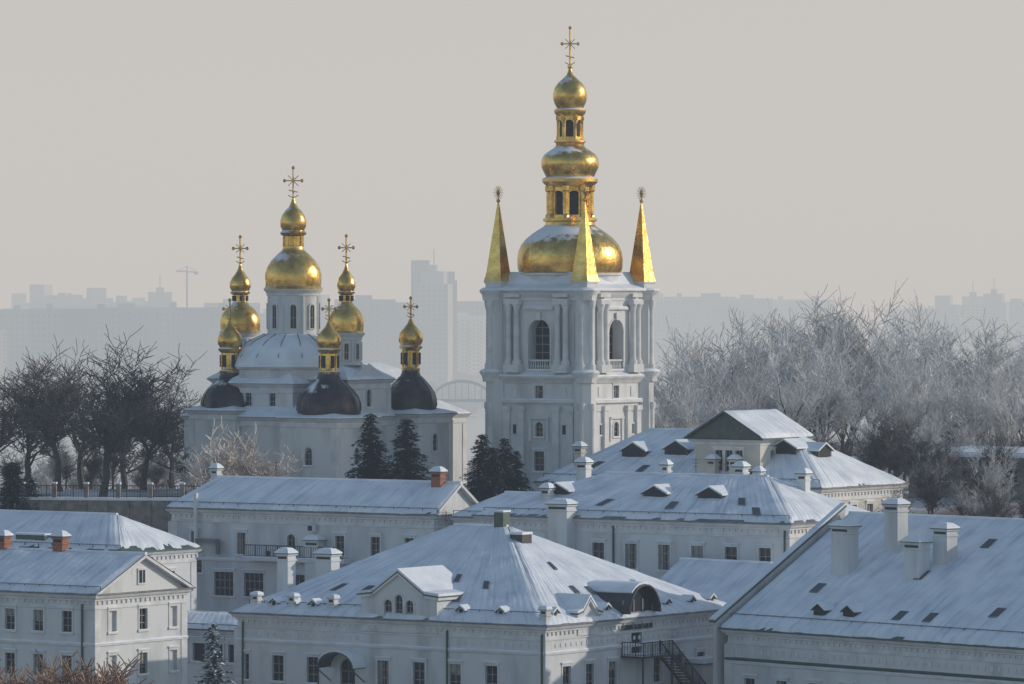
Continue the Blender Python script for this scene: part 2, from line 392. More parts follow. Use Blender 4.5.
P=frame2((0,13.1,0),(1,0)); r=2.2; zc=10.9
k=12
pts=[(-r*math.cos(math.pi*i/k),zc+r*math.sin(math.pi*i/k)) for i in range(k+1)]
for (a,b),(c,d) in zip(pts,pts[1:]):
    K['dark'].hexa([P(a,b,.9),P(c,d,.9),P(c,d,-5),P(a,b,-5)],[P(a*1.06,zc+(b-zc)*1.06,.9),P(c*1.06,zc+(d-zc)*1.06,.9),P(c*1.06,zc+(d-zc)*1.06,-5),P(a*1.06,zc+(b-zc)*1.06,-5)])
    if abs((a+c)/2)<1.5: K['snow'].hexa([P(a*1.065,zc+(b-zc)*1.065,.7),P(c*1.065,zc+(d-zc)*1.065,.7),P(c*1.065,zc+(d-zc)*1.065,-4),P(a*1.065,zc+(b-zc)*1.065,-4)],[P(a*1.12,zc+(b-zc)*1.14,.7),P(c*1.12,zc+(d-zc)*1.14,.7),P(c*1.12,zc+(d-zc)*1.14,-4),P(a*1.12,zc+(b-zc)*1.14,-4)])
K['glass'].face([P(a,b,.1) for a,b in pts]+[P(r,9.6,.1),P(-r,9.6,.1)])
for s in(-r,-.7,.6,r-.1): K['frame'].hexa([P(s,9.6,.2),P(s+.1,9.6,.2),P(s+.1,9.6,.11),P(s,9.6,.11)],[P(s,12,.2),P(s+.1,12,.2),P(s+.1,12,.11),P(s,12,.11)])
K['frame'].hexa([P(-r,10.9,.2),P(r,10.9,.2),P(r,10.9,.11),P(-r,10.9,.11)],[P(-r,11,.2),P(r,11,.2),P(r,11,.11),P(-r,11,.11)])
K['dark'].box(.003,10.8,7.4,2.2,15.2,7.55); K['snow'].box(.05,10.9,7.552,2.1,15.1,7.62)
def rail(K,p,q,h=1.1,n=None,key='dark'):
    p=Vector(p);q=Vector(q); L=(q-p).length; n=n or int(L/.25)
    U=Vector((0,0,h)); K[key].beam(p+U,q+U,.08); K[key].beam(p+U*.12,q+U*.12,.05)
    for i in range(n+1):
        c=p.lerp(q,i/n); K[key].beam(c,c+U,.035 if i%5 else .08)
rail(K,(2.15,10.85,7.55),(2.15,15.15,7.55)); rail(K,(.1,10.85,7.55),(2.15,10.85,7.55))
for off in(.9,2.1):
    K['dark'].beam((off,15.2,7.4),(off,23.5,1.2),.12,.3)
for i in range(24):
    t=i/24; K['dark'].box(.9,15.2+8.3*t,7.35-6.2*t,2.1,15.5+8.3*t,7.4-6.2*t); K['snow'].box(.95,15.2+8.3*t,7.402-6.2*t,2.05,15.45+8.3*t,7.45-6.2*t)
a=Vector((2.1,15.2,7.5));b=Vector((2.1,23.5,1.3)); rail(K,a,b); rail(K,a+Vector((-1.2,0,0)),b+Vector((-1.2,0,0)))
for y,z in((15.2,7.4),(19.3,4.3),(23.4,1.2),(10.9,7.4)):
    K['dark'].box(2.0,y-.06,-1,2.12,y+.06,z)
K['green'].box(.01,20.2,6.35,1.9,23.6,6.45); K['snow'].box(.01,20.15,6.452,1.95,23.65,6.85); K['wall'].box(.01,20.4,4.4,1.7,23.4,6.34)
P=frame2((-19.1,0,0),(0,-1)); r=1.7; zc=6.5
pts=[(-r*math.cos(math.pi*i/10),zc+.75*r*math.sin(math.pi*i/10)) for i in range(11)]
for (a,b),(c,d) in zip(pts,pts[1:]):
    K['green'].hexa([P(a,b,1.8),P(c,d,1.8),P(c,d,.0),P(a,b,.0)],[P(a*1.05,b+.08,1.8),P(c*1.05,d+.08,1.8),P(c*1.05,d+.08,0),P(a*1.05,b+.08,0)])
    K['snow'].hexa([P(a*1.05,b+.085,1.75),P(c*1.05,d+.085,1.75),P(c*1.05,d+.085,0.02),P(a*1.05,b+.085,0.02)],[P(a*1.05,b+.25,1.75),P(c*1.05,d+.25,1.75),P(c*1.05,d+.25,0.02),P(a*1.05,b+.25,0.02)])
for s in(-r,r): K['dark'].beam(P(s,6.5,1.7),P(s,3,1.7),.1); K['dark'].beam(P(s,6.4,1.75),P(s,5.4,.05),.07)
q=F['front']
for u in (.10,.165,.235,.62,.73,.86):
    p=rp(q,u,.07); dormer(K,(p[0],p[1],p[2]+.1),(0,-1),.62,.35,.22,.9)
for u,v in((.20,.28),(.32,.27),(.70,.22),(.80,.36),(.66,.42)): slab_on(K,*q,u,v,.8,1.2)
q=F['right']
for u in(.06,.2,.34,.68,.82,.94):
    p=rp(q,u,.07); dormer(K,(p[0],p[1],p[2]+.1),(1,0),.62,.35,.22,.9)
for u,v in((.28,.3),(.38,.28),(.75,.25),(.3,.55)): slab_on(K,*q,u,v,.8,1.2)
q=F['right']; ap=q[2]
K['green'].box(ap[0]-1.0,ap[1]-.5,ap[2]-.5,ap[0]-.1,ap[1]+.5,ap[2]+1.2); K['snow'].box(ap[0]-1.05,ap[1]-.55,ap[2]+1.203,ap[0]-.05,ap[1]+.55,ap[2]+1.35)
K['dark'].box(ap[0]+1.6,ap[1]-2,ap[2]-1.3,ap[0]+2.8,ap[1]-.6,ap[2]-.5); K['snow'].box(ap[0]+1.55,ap[1]-2.05,ap[2]-.497,ap[0]+2.85,ap[1]-.55,ap[2]-.3)
chimney(K,-29,5,10,15.0,1.1,1.1); chimney(K,-27,8,11,14.9,1.6,1.2); 
for x in (-28.7,-25,-21): 
    chimney(K,x,.6,10.3,11.9,.6,.6,cap=False)
chimney(K,-.2,.3,10.3,11.7,.6,.6,cap=False)
for x in(-29.6,-9.3,-.25): K['green'].beam((x,-.12,-1),(x,-.12,ze-.6),.13)
antenna(K,-19,13.6,17,1.6)
K.done()
# ================================================================ GABLED HOUSE LEFT
fr=[win(-2.8-2.9*k,9.9,11.6,1.0) for k in range(7)]+[win(-2.8-2.9*k,6.4,8.1,1.0) for k in range(7)]+[win(-2.8-2.9*k,2.6,4.4,1.0) for k in range(7)]
ri=[win(6.05+d,b,b+1.7,1.0) for d in(0,) for b in(9.9,6.4,2.6)]+[win(9.9,9.9,11.6,.9,back='trim',bars=False),win(2.2,9.9,11.6,.9,back='trim',bars=False),win(9.9,6.4,8.1,.9,back='trim',bars=False),win(2.2,6.4,8.1,.9,back='trim',bars=False)]
root,K,F=building('gabled_town_house',(-32.6,400),ROT,22,11.6,-1,12.9,2.9,0,0,fr,ri,belt=[9.0],seed=5)
K['trim'].box(.003,5.3,13.5,.1,6.3,14.8); K['glass'].box(.05,5.45,13.65,.13,6.15,14.65)
K['trim'].box(.05,5.77,13.65,.15,5.83,14.65)
chimney(K,-8.2,5.8,15.1,16.9,1.0,.8,'brick'); chimney(K,-14.2,5.8,15.1,16.8,1.0,.8,'brick')
K['green'].beam((-1.2,-.12,-1),(-1.2,-.12,12.2),.12)
K.done()
# ================================================================ LOW ROOF HOUSE BEHIND
root,K,F=building('low_service_building',(-33.4,436),ROT,24,10.5,0,14.4,2.9,5,5,[win(-3-3*k,11.0,12.6,1.0) for k in range(7)],[win(3,11.0,12.6,1.0),win(7,11.0,12.6,1.0)],seed=8,roofkey='green',melt=.9)
K['green'].box(-22,3.6,15.8,-19.8,5.2,17.6); K['snow'].box(-22.1,3.5,17.603,-19.7,5.3,17.75)
K['green'].box(-12,.6,14.6,-8.8,2.2,15.7); K['snow'].box(-12.1,.5,15.703,-8.7,2.3,15.85)
K.done()
# ================================================================ LONG MONASTERY WING
fr=[win(-26.5,11.2,12.6,1.6),win(-23.2,9.2,11.4,2.2,bars=(3,2)),win(-19.8,9.2,11.4,2.2,bars=(3,2)),win(-14.8,9.2,11.4,2.2,bars=(3,2)),win(-11.6,9.2,11.4,1.2),win(-8.6,9.2,11.4,1.2),
    win(-26.5,13.2,15.0,.9),win(-21.2,13.0,15.0,1.0),win(-15.6,13.4,15.0,.9,arch=True),win(-10.2,13.2,15.0,1.0),win(-6.3,13.2,15.0,1.0),win(-2.6,13.2,15.0,1.0)]
root,K,F=building('monastery_wing',(-6.9,450),ROT,29.2,7.2,0,17.0,2.7,3,0,fr,[win(3.6,13.4,15.6,1.2)],belt=[12.5],seed=11,roofkey='roof')
chimney(K,-27,3.8,19,20.4,.7,.7); chimney(K,-1.6,3,18.5,20.6,1.0,.8,'brick')
K['trim'].beam((-26,-.5,13),(-26,-.5,18.5),.3); 
K['roof'].beam((-26,-.5,14.2),(-23.5,-.5,14.2),.35); K['roof'].beam((-23.5,-.5,14.2),(-23.5,-.5,13),.3)
for x,z in((-18.2,12.9),(-13.5,15.3),(-12.0,12.9)):
    K['trim'].box(x,-.5,z,x+.9,-.1,z+.65); K['shade_fill'].box(x+.1,-.505,z+.1,x+.6,-.49,z+.55)
rail(K,(-20,-1.2,12.9),(-9,-1.2,12.9),1.1); K['trim'].box(-20.2,-1.3,12.6,-8.8,-.13,12.9); K['snow'].box(-20.1,-1.25,12.902,-8.9,-.15,13.0)
chimney(K,-12.5,-.7,10,14.4,1.4,1.0)
antenna(K,-20,3.6,19.6,1.8)
K.done()
root,K,F=building('gallery_annexe',(-22.2,433),ROT,11,6,0,7.9,1.1,0,3,[win(-1.6-1.9*k,5.2,7.0,1.3,back='shade_fill',bars=False) for k in range(5)],[win(3,5,7,1.2)],seed=14,roofkey='green',melt=.25,th=.3)
K.done()
root,K,F=building('link_building',(-10.5,436),ROT,10,5,0,9.2,1.3,2,2,[win(-2-2.2*k,6.2,7.9,1.1) for k in range(4)],[win(2.5,6,8,1.2)],seed=15,roofkey='green')
K.done()
# ================================================================ LONG WHITE BUILDING
fr=[win(-2.4-3.36*k,12.9,15.1,1.2) for k in range(9)]+[win(-2.4-3.36*k,8.6,10.8,1.2) for k in range(9)]
root,K,F=building('monastery_residence',(23.3,430),ROT,31.6,14.5,0,17.1,3.6,9,7,fr,[win(3+3*k,12.9,15.1,1.2) for k in range(4)],belt=[11.9],seed=17,roofkey='roof',melt=.6)
chimney(K,-22.5,-.75,12.5,18.2,2.0,1.4)
q=F['front']
for u in (.1,.5,.72): 
    p=rp(q,u,.45); dormer(K,(p[0],p[1],p[2]-.1),(0,-1),2.4,.6,.6,2.6,'dark',.8)
for u,v in((.35,.3),(.6,.28),(.85,.4),(.9,.2)): slab_on(K,*q,u,v,.9,1.3)
chimney(K,-10,8.5,19.5,21.4,.9,.9); chimney(K,-8.2,8.5,19.5,21.0,.6,.6); chimney(K,-4,9,18.5,20.9,.8,.8); chimney(K,-26,8,19,21.5,1.0,.9)
chimney(K,-18,9,19.5,21.4,.6,.6)
antenna(K,-14,7.5,20.5,1.8)
for x in(-17.6,-.4): K['green'].beam((x,-.12,5),(x,-.12,16.6),.13)
K.done()
root,K,F=building('connecting_wing',(4.6,443),ROT,11.5,8,0,16.9,2.0,3,3,[win(-2-2.8*k,13.2,15,1.0) for k in range(4)],[],seed=19,roofkey='roof')
chimney(K,-3.2,2,17,19.4,.8,.8)
K.done()
# ================================================================ REAR BUILDING + belvedere
root,K,F=building('rear_residence',(28.3,470),ROT,31,15,8,18.6,4.9,8,8,[win(-2-3*k,15,17,1.1) for k in range(10)],[win(3+3*k,15,17,1.1) for k in range(4)],seed=23,roofkey='roof',melt=.4)
q=F['front']
for u,v in((.22,.45),(.40,.5),(.9,.55)):
    p=rp(q,u,v); dormer(K,(p[0],p[1],p[2]-.1),(0,-1),2.6,.9,.7,3.6,'dark',.8)
for u,v in((.12,.3),(.33,.25),(.6,.3),(.75,.2)): slab_on(K,*q,u,v,.9,1.1)
p=rp(F['right'],.4,.5); dormer(K,(p[0],p[1],p[2]),(1,0),2.4,.8,.6,3,'dark',.8)
for u,v in((.62,.12),(.70,.12),(.05,.3)):
    p=rp(q,u,v); chimney(K,p[0],p[1],p[2]-.5,p[2]+1.7,.8,.8)
bx0,bx1,by0,by1=-14.3,-7.2,1.2,9.5; zw=23.0
wall(K,(bx0,by0),(1,0),bx1-bx0,18.5,zw,[dict(s=2.6+i*1.1,w=.8,b=19.9,t=22.0) for i in range(3)]); 
wall(K,(bx1,by0),(0,1),by1-by0,18.5,zw,[dict(s=2.2,w=.9,b=20,t=22),dict(s=5.2,w=.9,b=20,t=22)])
wall(K,(bx1,by1),(-1,0),bx1-bx0,18.5,zw); wall(K,(bx0,by1),(0,-1),by1-by0,18.5,zw)
K['trim'].rloft(bx0,by0,bx1,by1,[(0,zw-.5),(.1,zw-.45),(.1,zw-.3),(.5,zw-.05),(.6,zw)])
mid=(bx0+bx1)/2; zt=zw+2.5; e=.8
K['green'].face([(bx0-e,by0-.35,zw+.05),(bx1+e,by0-.35,zw+.05),(mid,by0-.35,zt)])
K['green'].face([(bx1+e,by1,zw+.05),(bx0-e,by1,zw+.05),(mid,by1,zt)])
for sg,xe in((-1,bx0-e),(1,bx1+e)):
    lo=[(xe,by0-.8,zw),(xe,by1+.4,zw),(mid,by1+.4,zt),(mid,by0-.8,zt)]
    K['green'].hexa(lo,[(a,b,c+.14) for a,b,c in lo])
    A=(bx0-e,by1+.35,zw+.15);B=(bx0-e,by0-.75,zw+.15);C=(mid,by0-.75,zt+.15);D=(mid,by1+.35,zt+.15)
    if sg<0: snow_patch(K,A,B,C,D,th=.22,melt=.1,seed=30)
    else: snow_patch(K,(bx1+e,by0-.75,zw+.15),(bx1+e,by1+.35,zw+.15),D,C,th=.22,melt=.1,seed=31)
K.done({'wall':PLY})
# ================================================================ RIGHT FRONT HOUSE
r48=-48
u48=(math.cos(math.radians(48)),-math.sin(math.radians(48)))
LF=46.0
corner=(17.0+u48[0]*(LF-.5)+.3, 410+u48[1]*(LF-.5)+.2)
fr=[win(-43+3.6*k,3.6,5.8,1.2) for k in range(12)]
root,K,F=building('large_roof_house',corner,r48,LF-.5,29,-2,9.6,8.8,0,0,fr,[],belt=[7.0],seed=27,roofkey='green',melt=.35,th=.22)
K['green'].rloft(-LF+.5,0,0,29,[(.01,7.15),(.2,7.22),(.22,7.3),(.01,7.42)])
x=-LF+1
while x<-.8: K['trim'].box(x,-.05,7.75,x+.3,-.002,8.15); x+=.8
q=F['front']
for u,v in((.20,.13),(.27,.13)):
    p=rp(q,u,v); dormer(K,(p[0],p[1],p[2]+.1),(0,-1),1.2,.6,.4,1.8,'dark',.8)
for u,v in((.13,.35),(.38,.17),(.45,.17),(.58,.24),(.40,.78),(.52,.74),(.33,.5),(.7,.5)): slab_on(K,*q,u,v,.9,1.3)
def onroof(u,v,w,d,h):
    p=rp(q,u,v); chimney(K,p[0],p[1],p[2]-1.0,p[2]+h,w,d)
onroof(.145,.50,1.9,1.2,3.6); onroof(.205,.70,1.5,1.2,3.6); onroof(.315,.50,1.7,1.2,2.6); onroof(.345,.62,1.5,1.2,2.6)
K['wall'].hexa([(-LF-.9,-.3,5),(-LF-.5,-.3,5),(-LF-.5,14.5,5),(-LF-.9,14.5,5)],[(-LF-.9,-.3,10.2),(-LF-.5,-.3,10.2),(-LF-.5,14.5,19.0),(-LF-.9,14.5,19.0)])
K['green'].beam((-LF-.7,-.6,10.2),(-LF-.7,14.5,19.1),.7,.14); K['snow'].beam((-LF-.7,-.6,10.35),(-LF-.7,14.5,19.25),.6,.2)
K.done()
root,K,F=building('lean_to_wing',(16.9,423),r48,10,12,-1,9.4,4.5,0,0,[],[],seed=29,roofkey='green',cornice=False)
K.done()
# ================================================================ BELL TOWER
def Z(y): return 66-.1*y
tx,ty=5.8,512
root=empty('bell_tower',(tx,ty,0),math.radians(ROT)); K=Kit(root)
h=5.5
zc1=Z(372); zc0=Z(380); zt=Z(291)
for i in range(4):
    a=math.pi/2*i; c,s=round(math.cos(a)),round(math.sin(a))
    R=lambda x,y:(c*x-s*y,s*x+c*y)
    p0=R(-h,-h); d=(c,s)
    ops=[dict(s=h,w=2.6,b=zc1+.3,t=zc1+5.3,arch=True,depth=1.3,back='shade_fill',bars=(2,5),fw=.08)]
    P,ob=wall(K,p0,d,2*h,zc1,zt,ops)
    ops2=[dict(s=h,w=.9,b=Z(436),t=Z(421),arch=True,bars=(1,2)),dict(s=h,w=1.0,b=Z(398),t=Z(386)+.1,arch=False,bars=(1,1)),dict(s=h,w=1.2,b=Z(470),t=Z(450))]
    P2,ob2=wall(K,p0,d,2*h,10,zc0,ops2)
    n=(d[1],-d[0])
    def col(s_,z0,z1,r,off=.28):
        q=P(s_,0,off)
        K['trim'].lathe([(r*1.45,z0),(r*1.45,z0+.35),(r*1.2,z0+.4),(r*1.05,z0+.6),(r,z0+.7),(r*.88,z1-.75),(r*.95,z1-.7),(r*.92,z1-.6),(r*1.35,z1-.15),(r*1.5,z1-.12),(r*1.5,z1)],q[0],q[1],14)
    for s_ in(2.1,3.05,2*h-3.05,2*h-2.1): col(s_,zc1+.8,zt-1.3,.31,.4)
    for s_ in(1.7,2*h-3.5):
        ob('trim',s_,s_+1.8,zc1,zc1+.8,.002,.85)
        ob('trim',s_,s_+1.8,zt-1.3,zt-.9,.002,.8)
        ob('snow',s_+.05,s_+1.75,zt-.9,zt-.82,.003,.7)
        ob('trim',s_+.02,s_+1.78,zt-.62,zt-.25,.5,.7)
    ob('trim',h-.25,h+.25,zc1+5.2,zc1+5.95,.06,.25)
    ob('trim',h-1.8,h+1.8,zc1+6.25,zc1+6.5,.002,.3); ob('snow',h-1.75,h+1.75,zc1+6.5,zc1+6.58,.003,.25)
    for k in range(9):
        q=P(h-1.1+k*.275,0,-.2); K['trim'].lathe([(.06,zc1+.36),(.1,zc1+.6),(.05,zc1+.9),(.08,zc1+1.15)],q[0],q[1],6)
    ob('trim',h-1.25,h+1.25,zc1+1.15,zc1+1.3,-.35,-.05)
    for s_ in(1.0,2*h-1.0):
        ob('trim',s_-.35,s_+.35,zc1+1.2,zc1+1.35,.002,.1); ob('trim',s_-.35,s_+.35,zt-2.2,zt-2.05,.002,.1)
        ob('trim',s_-.4,s_-.32,zc1+1.35,zt-2.2,.002,.08); ob('trim',s_+.32,s_+.4,zc1+1.35,zt-2.2,.002,.08)
    for s_ in(1.7,3.4,2*h-3.4,2*h-1.7):
        ob('trim',s_-.38,s_+.38,10,Z(407),.002,.3); ob('trim',s_-.48,s_+.48,Z(410),Z(405),.003,.4)
    ob('trim',.3,2*h-.3,Z(402),Z(399),.002,.35); ob('snow',.3,2*h-.3,Z(399),Z(398),.003,.3)
    for s_ in(2.55,2*h-2.55):
        ob('trim',s_-.3,s_+.3,Z(396),Z(386),.002,.08); ob('shade_fill',s_-.2,s_+.2,Z(433),Z(424),-.01,.012)
        ob('trim',s_-.32,s_+.32,Z(423.5),Z(422),.002,.12); ob('trim',s_-.32,s_+.32,Z(435),Z(433.5),.002,.12)
    ob('trim',h-1.2,h+1.2,Z(418),Z(416),.002,.25)
    for sg in(-1,1): ob('trim',h+sg*1.05-.15,h+sg*1.05+.15,Z(440),Z(418),.002,.15)
    cx,cy=R(-h,-h); g=math.atan2(cy,cx)
    for z0_,z1_,rr in((zc1,zt-.4,.0),(10,zc0,.12)):
        K['wall'].lathe([(1.0+rr,z0_),(1.0+rr,z1_)],cx*.955,cy*.955,8,g+math.pi/8)
    for da in(-1,1):
        gx=cx*1.05-math.sin(g)*.5*da; gy=cy*1.05+math.cos(g)*.5*da
        K['trim'].lathe([(.42,zc1),(.42,zc1+.8),(.34,zc1+.9),(.29,zc1+1.3),(.26,zt-2.0),(.42,zt-1.4),(.45,zt-.9)],gx,gy,12)
        K['trim'].lathe([(.45,10),(.45,14),(.38,14.2),(.36,Z(410)),(.46,Z(407)),(.46,Z(402))],gx,gy,12)
    for zz in(zt,zc1):
        K['trim'].lathe([(1.1,zz-.95),(1.12,zz-.7),(1.2,zz-.35),(1.42,zz-.1),(1.45,zz+.06)],cx*1.0,cy*1.0,8,g+math.pi/8)
        K['snow'].lathe([(1.43,zz+.065),(1.35,zz+.18),(1.0,zz+.35)],cx*1.0,cy*1.0,8,g+math.pi/8)
    sx,sy=cx*.938,cy*.938
    K['trim'].lathe([(1.3,zt+.1),(1.3,zt+.7),(1.45,zt+.8),(1.45,zt+.95)],sx,sy,4,g)
    K['gold'].lathe([(1.5,zt+.955),(1.36,zt+1.3),(1.2,zt+1.9),(.14,Z(206)),(.08,Z(203)),(.2,Z(201.5)),(.2,Z(200.5)),(.05,Z(199))],sx,sy,4,g)
    fz=Z(193)
    K['cross'].beam((sx,sy,Z(201)),(sx,sy,Z(196)),.08)
    A=Vector((math.cos(-math.radians(ROT)),math.sin(-math.radians(ROT)),0))
    for k in range(8):
        t=math.pi*k/8
        v=A*math.cos(t)*.5+Vector((0,0,math.sin(t)*.68)); c0=Vector((sx,sy,fz)); K['cross'].beam(c0-v,c0+v,.05)
    K['cross'].lathe([(.1,fz-.2),(.2,fz),(.1,fz+.2)],sx,sy,8)
K['trim'].rloft(-h,-h,h,h,[(0,zt-1.0),(.12,zt-.95),(.12,zt-.7),(.35,zt-.4),(.5,zt-.1),(.75,zt),(.75,zt+.12)])
K['snow'].rloft(-h,-h,h,h,[(.73,zt+.125),(.65,zt+.25),(-.4,zt+.7),(-.8,zt+1.3),(-1.2,zt+1.9)],cap=True)
K['trim'].rloft(-h,-h,h,h,[(0,zc0-.3),(.12,zc0-.25),(.3,zc0),(.6,zc0+.3),(.65,zc0+.45),(0,zc0+.7)])
K['snow'].rloft(-h,-h,h,h,[(.63,zc0+.455),(.55,zc0+.58),(0,zc0+.85)])
K['trim'].rloft(-h,-h,h,h,[(0,10),(.5,10),(.5,13),(.3,13.2),(0,13.4)])
K['bell'].lathe([(1.0,zc1+2.2),(.9,zc1+2.4),(.6,zc1+3.0),(.5,zc1+3.6),(.2,zc1+3.9)],0,0,16)
def prof(L): return [(r*.1,Z(y)) for r,y in L]
K['trim'].lathe(prof([(50,284),(50,276),(53,275),(53,273)]),0,0,32)
K['gold'].lathe(prof([(51,273),(52.5,268),(53,260),(52,252),(49,245),(44,239),(38,234),(32,230),(27,227),(25,225),(24.5,222),(27,221),(27,218.5),(23,218)]),0,0,32)
def lantern(r,y0,y1,n=8):
    K['gold'].lathe(prof([(r,y0),(r,y0-3)]),0,0,24)
    K['shade_fill'].lathe(prof([(r*.80,y0),(r*.80,y1)]),0,0,24)
    for k in range(n):
        a=2*math.pi*(k+.5)/n
        K['gold'].lathe(prof([(r*.17,y0),(r*.15,y0-3),(r*.11,y0-4),(r*.11,y1+6),(r*.17,y1+5),(r*.17,y1)]),math.cos(a)*r*.096,math.sin(a)*r*.096,8)
        K['gold'].lathe(prof([(r*.16,y0),(r*.16,y1)]),math.cos(a)*r*.084,math.sin(a)*r*.084,8)
        a2=2*math.pi*k/n
        for m in range(6):
            t0=-1+2*m/6; t1=-1+2*(m+1)/6; hw=math.pi/n*.82
            f=lambda t:(y1+ (5+ (1-math.sqrt(max(0,1-t*t)))*5.5)*1.0)
            q=lambda t,y,rr:(math.cos(a2+t*hw)*rr*.1,math.sin(a2+t*hw)*rr*.1,Z(y))
            K['gold'].face([q(t0,f(t0),r*.95),q(t1,f(t1),r*.95),q(t1,y1,r*.95),q(t0,y1,r*.95)])
    K['gold'].lathe(prof([(r*.97,y1+1.5),(r*.97,y1)]),0,0,24)
lantern(22.5,218,186)
K['gold'].lathe(prof([(23,187),(26,184),(28,182),(28,179),(24,177),(26,173),(28.5,168),(29,163),(28,158),(25,154),(20,150.5),(16,148),(14,145),(14.5,143),(16,142),(16,140.5),(12,140)]),0,0,28)
lantern(12.5,140,115,6)
K['gold'].lathe(prof([(13,116),(15,114),(16,112),(16,110),(13,108.5),(15.5,104),(17,99),(17,94),(15.5,88),(12,83),(7,78.5),(3.5,75),(2,71),(1.5,69),(2.6,67.5),(2.6,66),(1,65),(.6,60)]),0,0,24)
def cross(K,x,y,zb,zt_,w):
    A=Vector((math.cos(-math.radians(ROT)),math.sin(-math.radians(ROT)),0)); t=.12
    H=zt_-zb; c=Vector((x,y,0)); V=lambda a,z:c+A*a+Vector((0,0,z))
    B=K['cross']
    B.beam(V(0,zb-.2),V(0,zt_),t); zc=zb+H*.58
    B.beam(V(-w/2,zc),V(w/2,zc),t)
    B.beam(V(-w*.26,zb+H*.24+.1),V(w*.26,zb+H*.24-.1),t*.9)
    for (a,z) in((-w/2,zc),(w/2,zc),(0,zt_)):
        B.lathe([(.05,z-.18),(.18,z-.05),(.18,z+.05),(.05,z+.18)],*(c+A*a)[:2],6)
    for sx_ in(-1,1):
        for sz in(-1,1): B.beam(V(0,zc),V(sx_*w*.3,zc+sz*w*.3),t*.6)
    B.beam(V(-w*.3,zb+.35),V(0,zb+.05),t*.7); B.beam(V(w*.3,zb+.35),V(0,zb+.05),t*.7)
cross(K,0,0,Z(66),Z(28),1.6)
K.done()
# ================================================================ CHURCH
root=empty('domed_church',(-22.0,515,0),math.radians(ROT)); K=Kit(root)
C8=math.pi/8
def mass(x0,y0,x1,y1,z0,z1,ops_f=(),ops_r=(),rise=1.2,inset=1.5):
    wall(K,(x0,y0),(1,0),x1-x0,z0,z1,ops_f); wall(K,(x1,y0),(0,1),y1-y0,z0,z1,ops_r)
    wall(K,(x1,y1),(-1,0),x1-x0,z0,z1); wall(K,(x0,y1),(0,-1),y1-y0,z0,z1)
    K['trim'].rloft(x0,y0,x1,y1,[(0,z1-.9),(.08,z1-.85),(.08,z1-.65),(.02,z1-.62),(.02,z1-.35),(.3,z1-.1),(.4,z1),(.4,z1+.08)])
    K['roof'].rloft(x0,y0,x1,y1,[(.41,z1+.02),(.43,z1+.085),(.40,z1+.09)])
    K['snow'].rloft(x0,y0,x1,y1,[(.38,z1+.085),(.3,z1+.22),(-inset*.5,z1+.2+rise*.65),(-inset,z1+.2+rise)],cap=True)
    for (x,y) in((x0,y0),(x1-.6,y0),(x1-.6,y1-.6)):
        K['trim'].box(x-.05,y-.07,z0,x+.67,y+.65,z1-.92)
w1=lambda s:dict(s=s,w=.9,b=19.6,t=21.6,arch=True)
mass(-8.2,-7.2,9,17.5,12,24.3,[w1(2.2),w1(5.0),w1(8.2)],[w1(3.5),w1(14),w1(17.5),w1(21)],rise=1.8,inset=3.5)
w2=lambda s:dict(s=s,w=.8,b=25.3,t=27.1,arch=True)
mass(-7.8,-3.2,9.0,4.2,24,28.0,[w2(2.5),w2(6),w2(11)],[w2(3.7)],rise=1.7,inset=2.6)
mass(-3.6,-6.0,4.4,15.5,24,27.6,[w2(2.5),w2(5.5)],[w2(2.5),w2(6),w2(12),w2(16)],rise=1.8,inset=2.8)
K['wall'].lathe([(6.2,26),(6.2,29.0),(6.5,29.15),(6.5,29.3)],0,0,8,C8)
K['snow'].lathe([(6.45,29.31),(6.4,29.5),(6.1,30.3),(5.5,31.1),(4.6,31.8),(3.6,32.3),(2.9,32.6)],0,0,16,C8)
for k in range(16):
    a=C8+k*math.pi/8
    K['roof'].beam((math.cos(a)*6.15,math.sin(a)*6.15,30.3),(math.cos(a)*4.65,math.sin(a)*4.65,31.83),.06)
    K['roof'].beam((math.cos(a)*4.65,math.sin(a)*4.65,31.83),(math.cos(a)*2.95,math.sin(a)*2.95,32.62),.06)
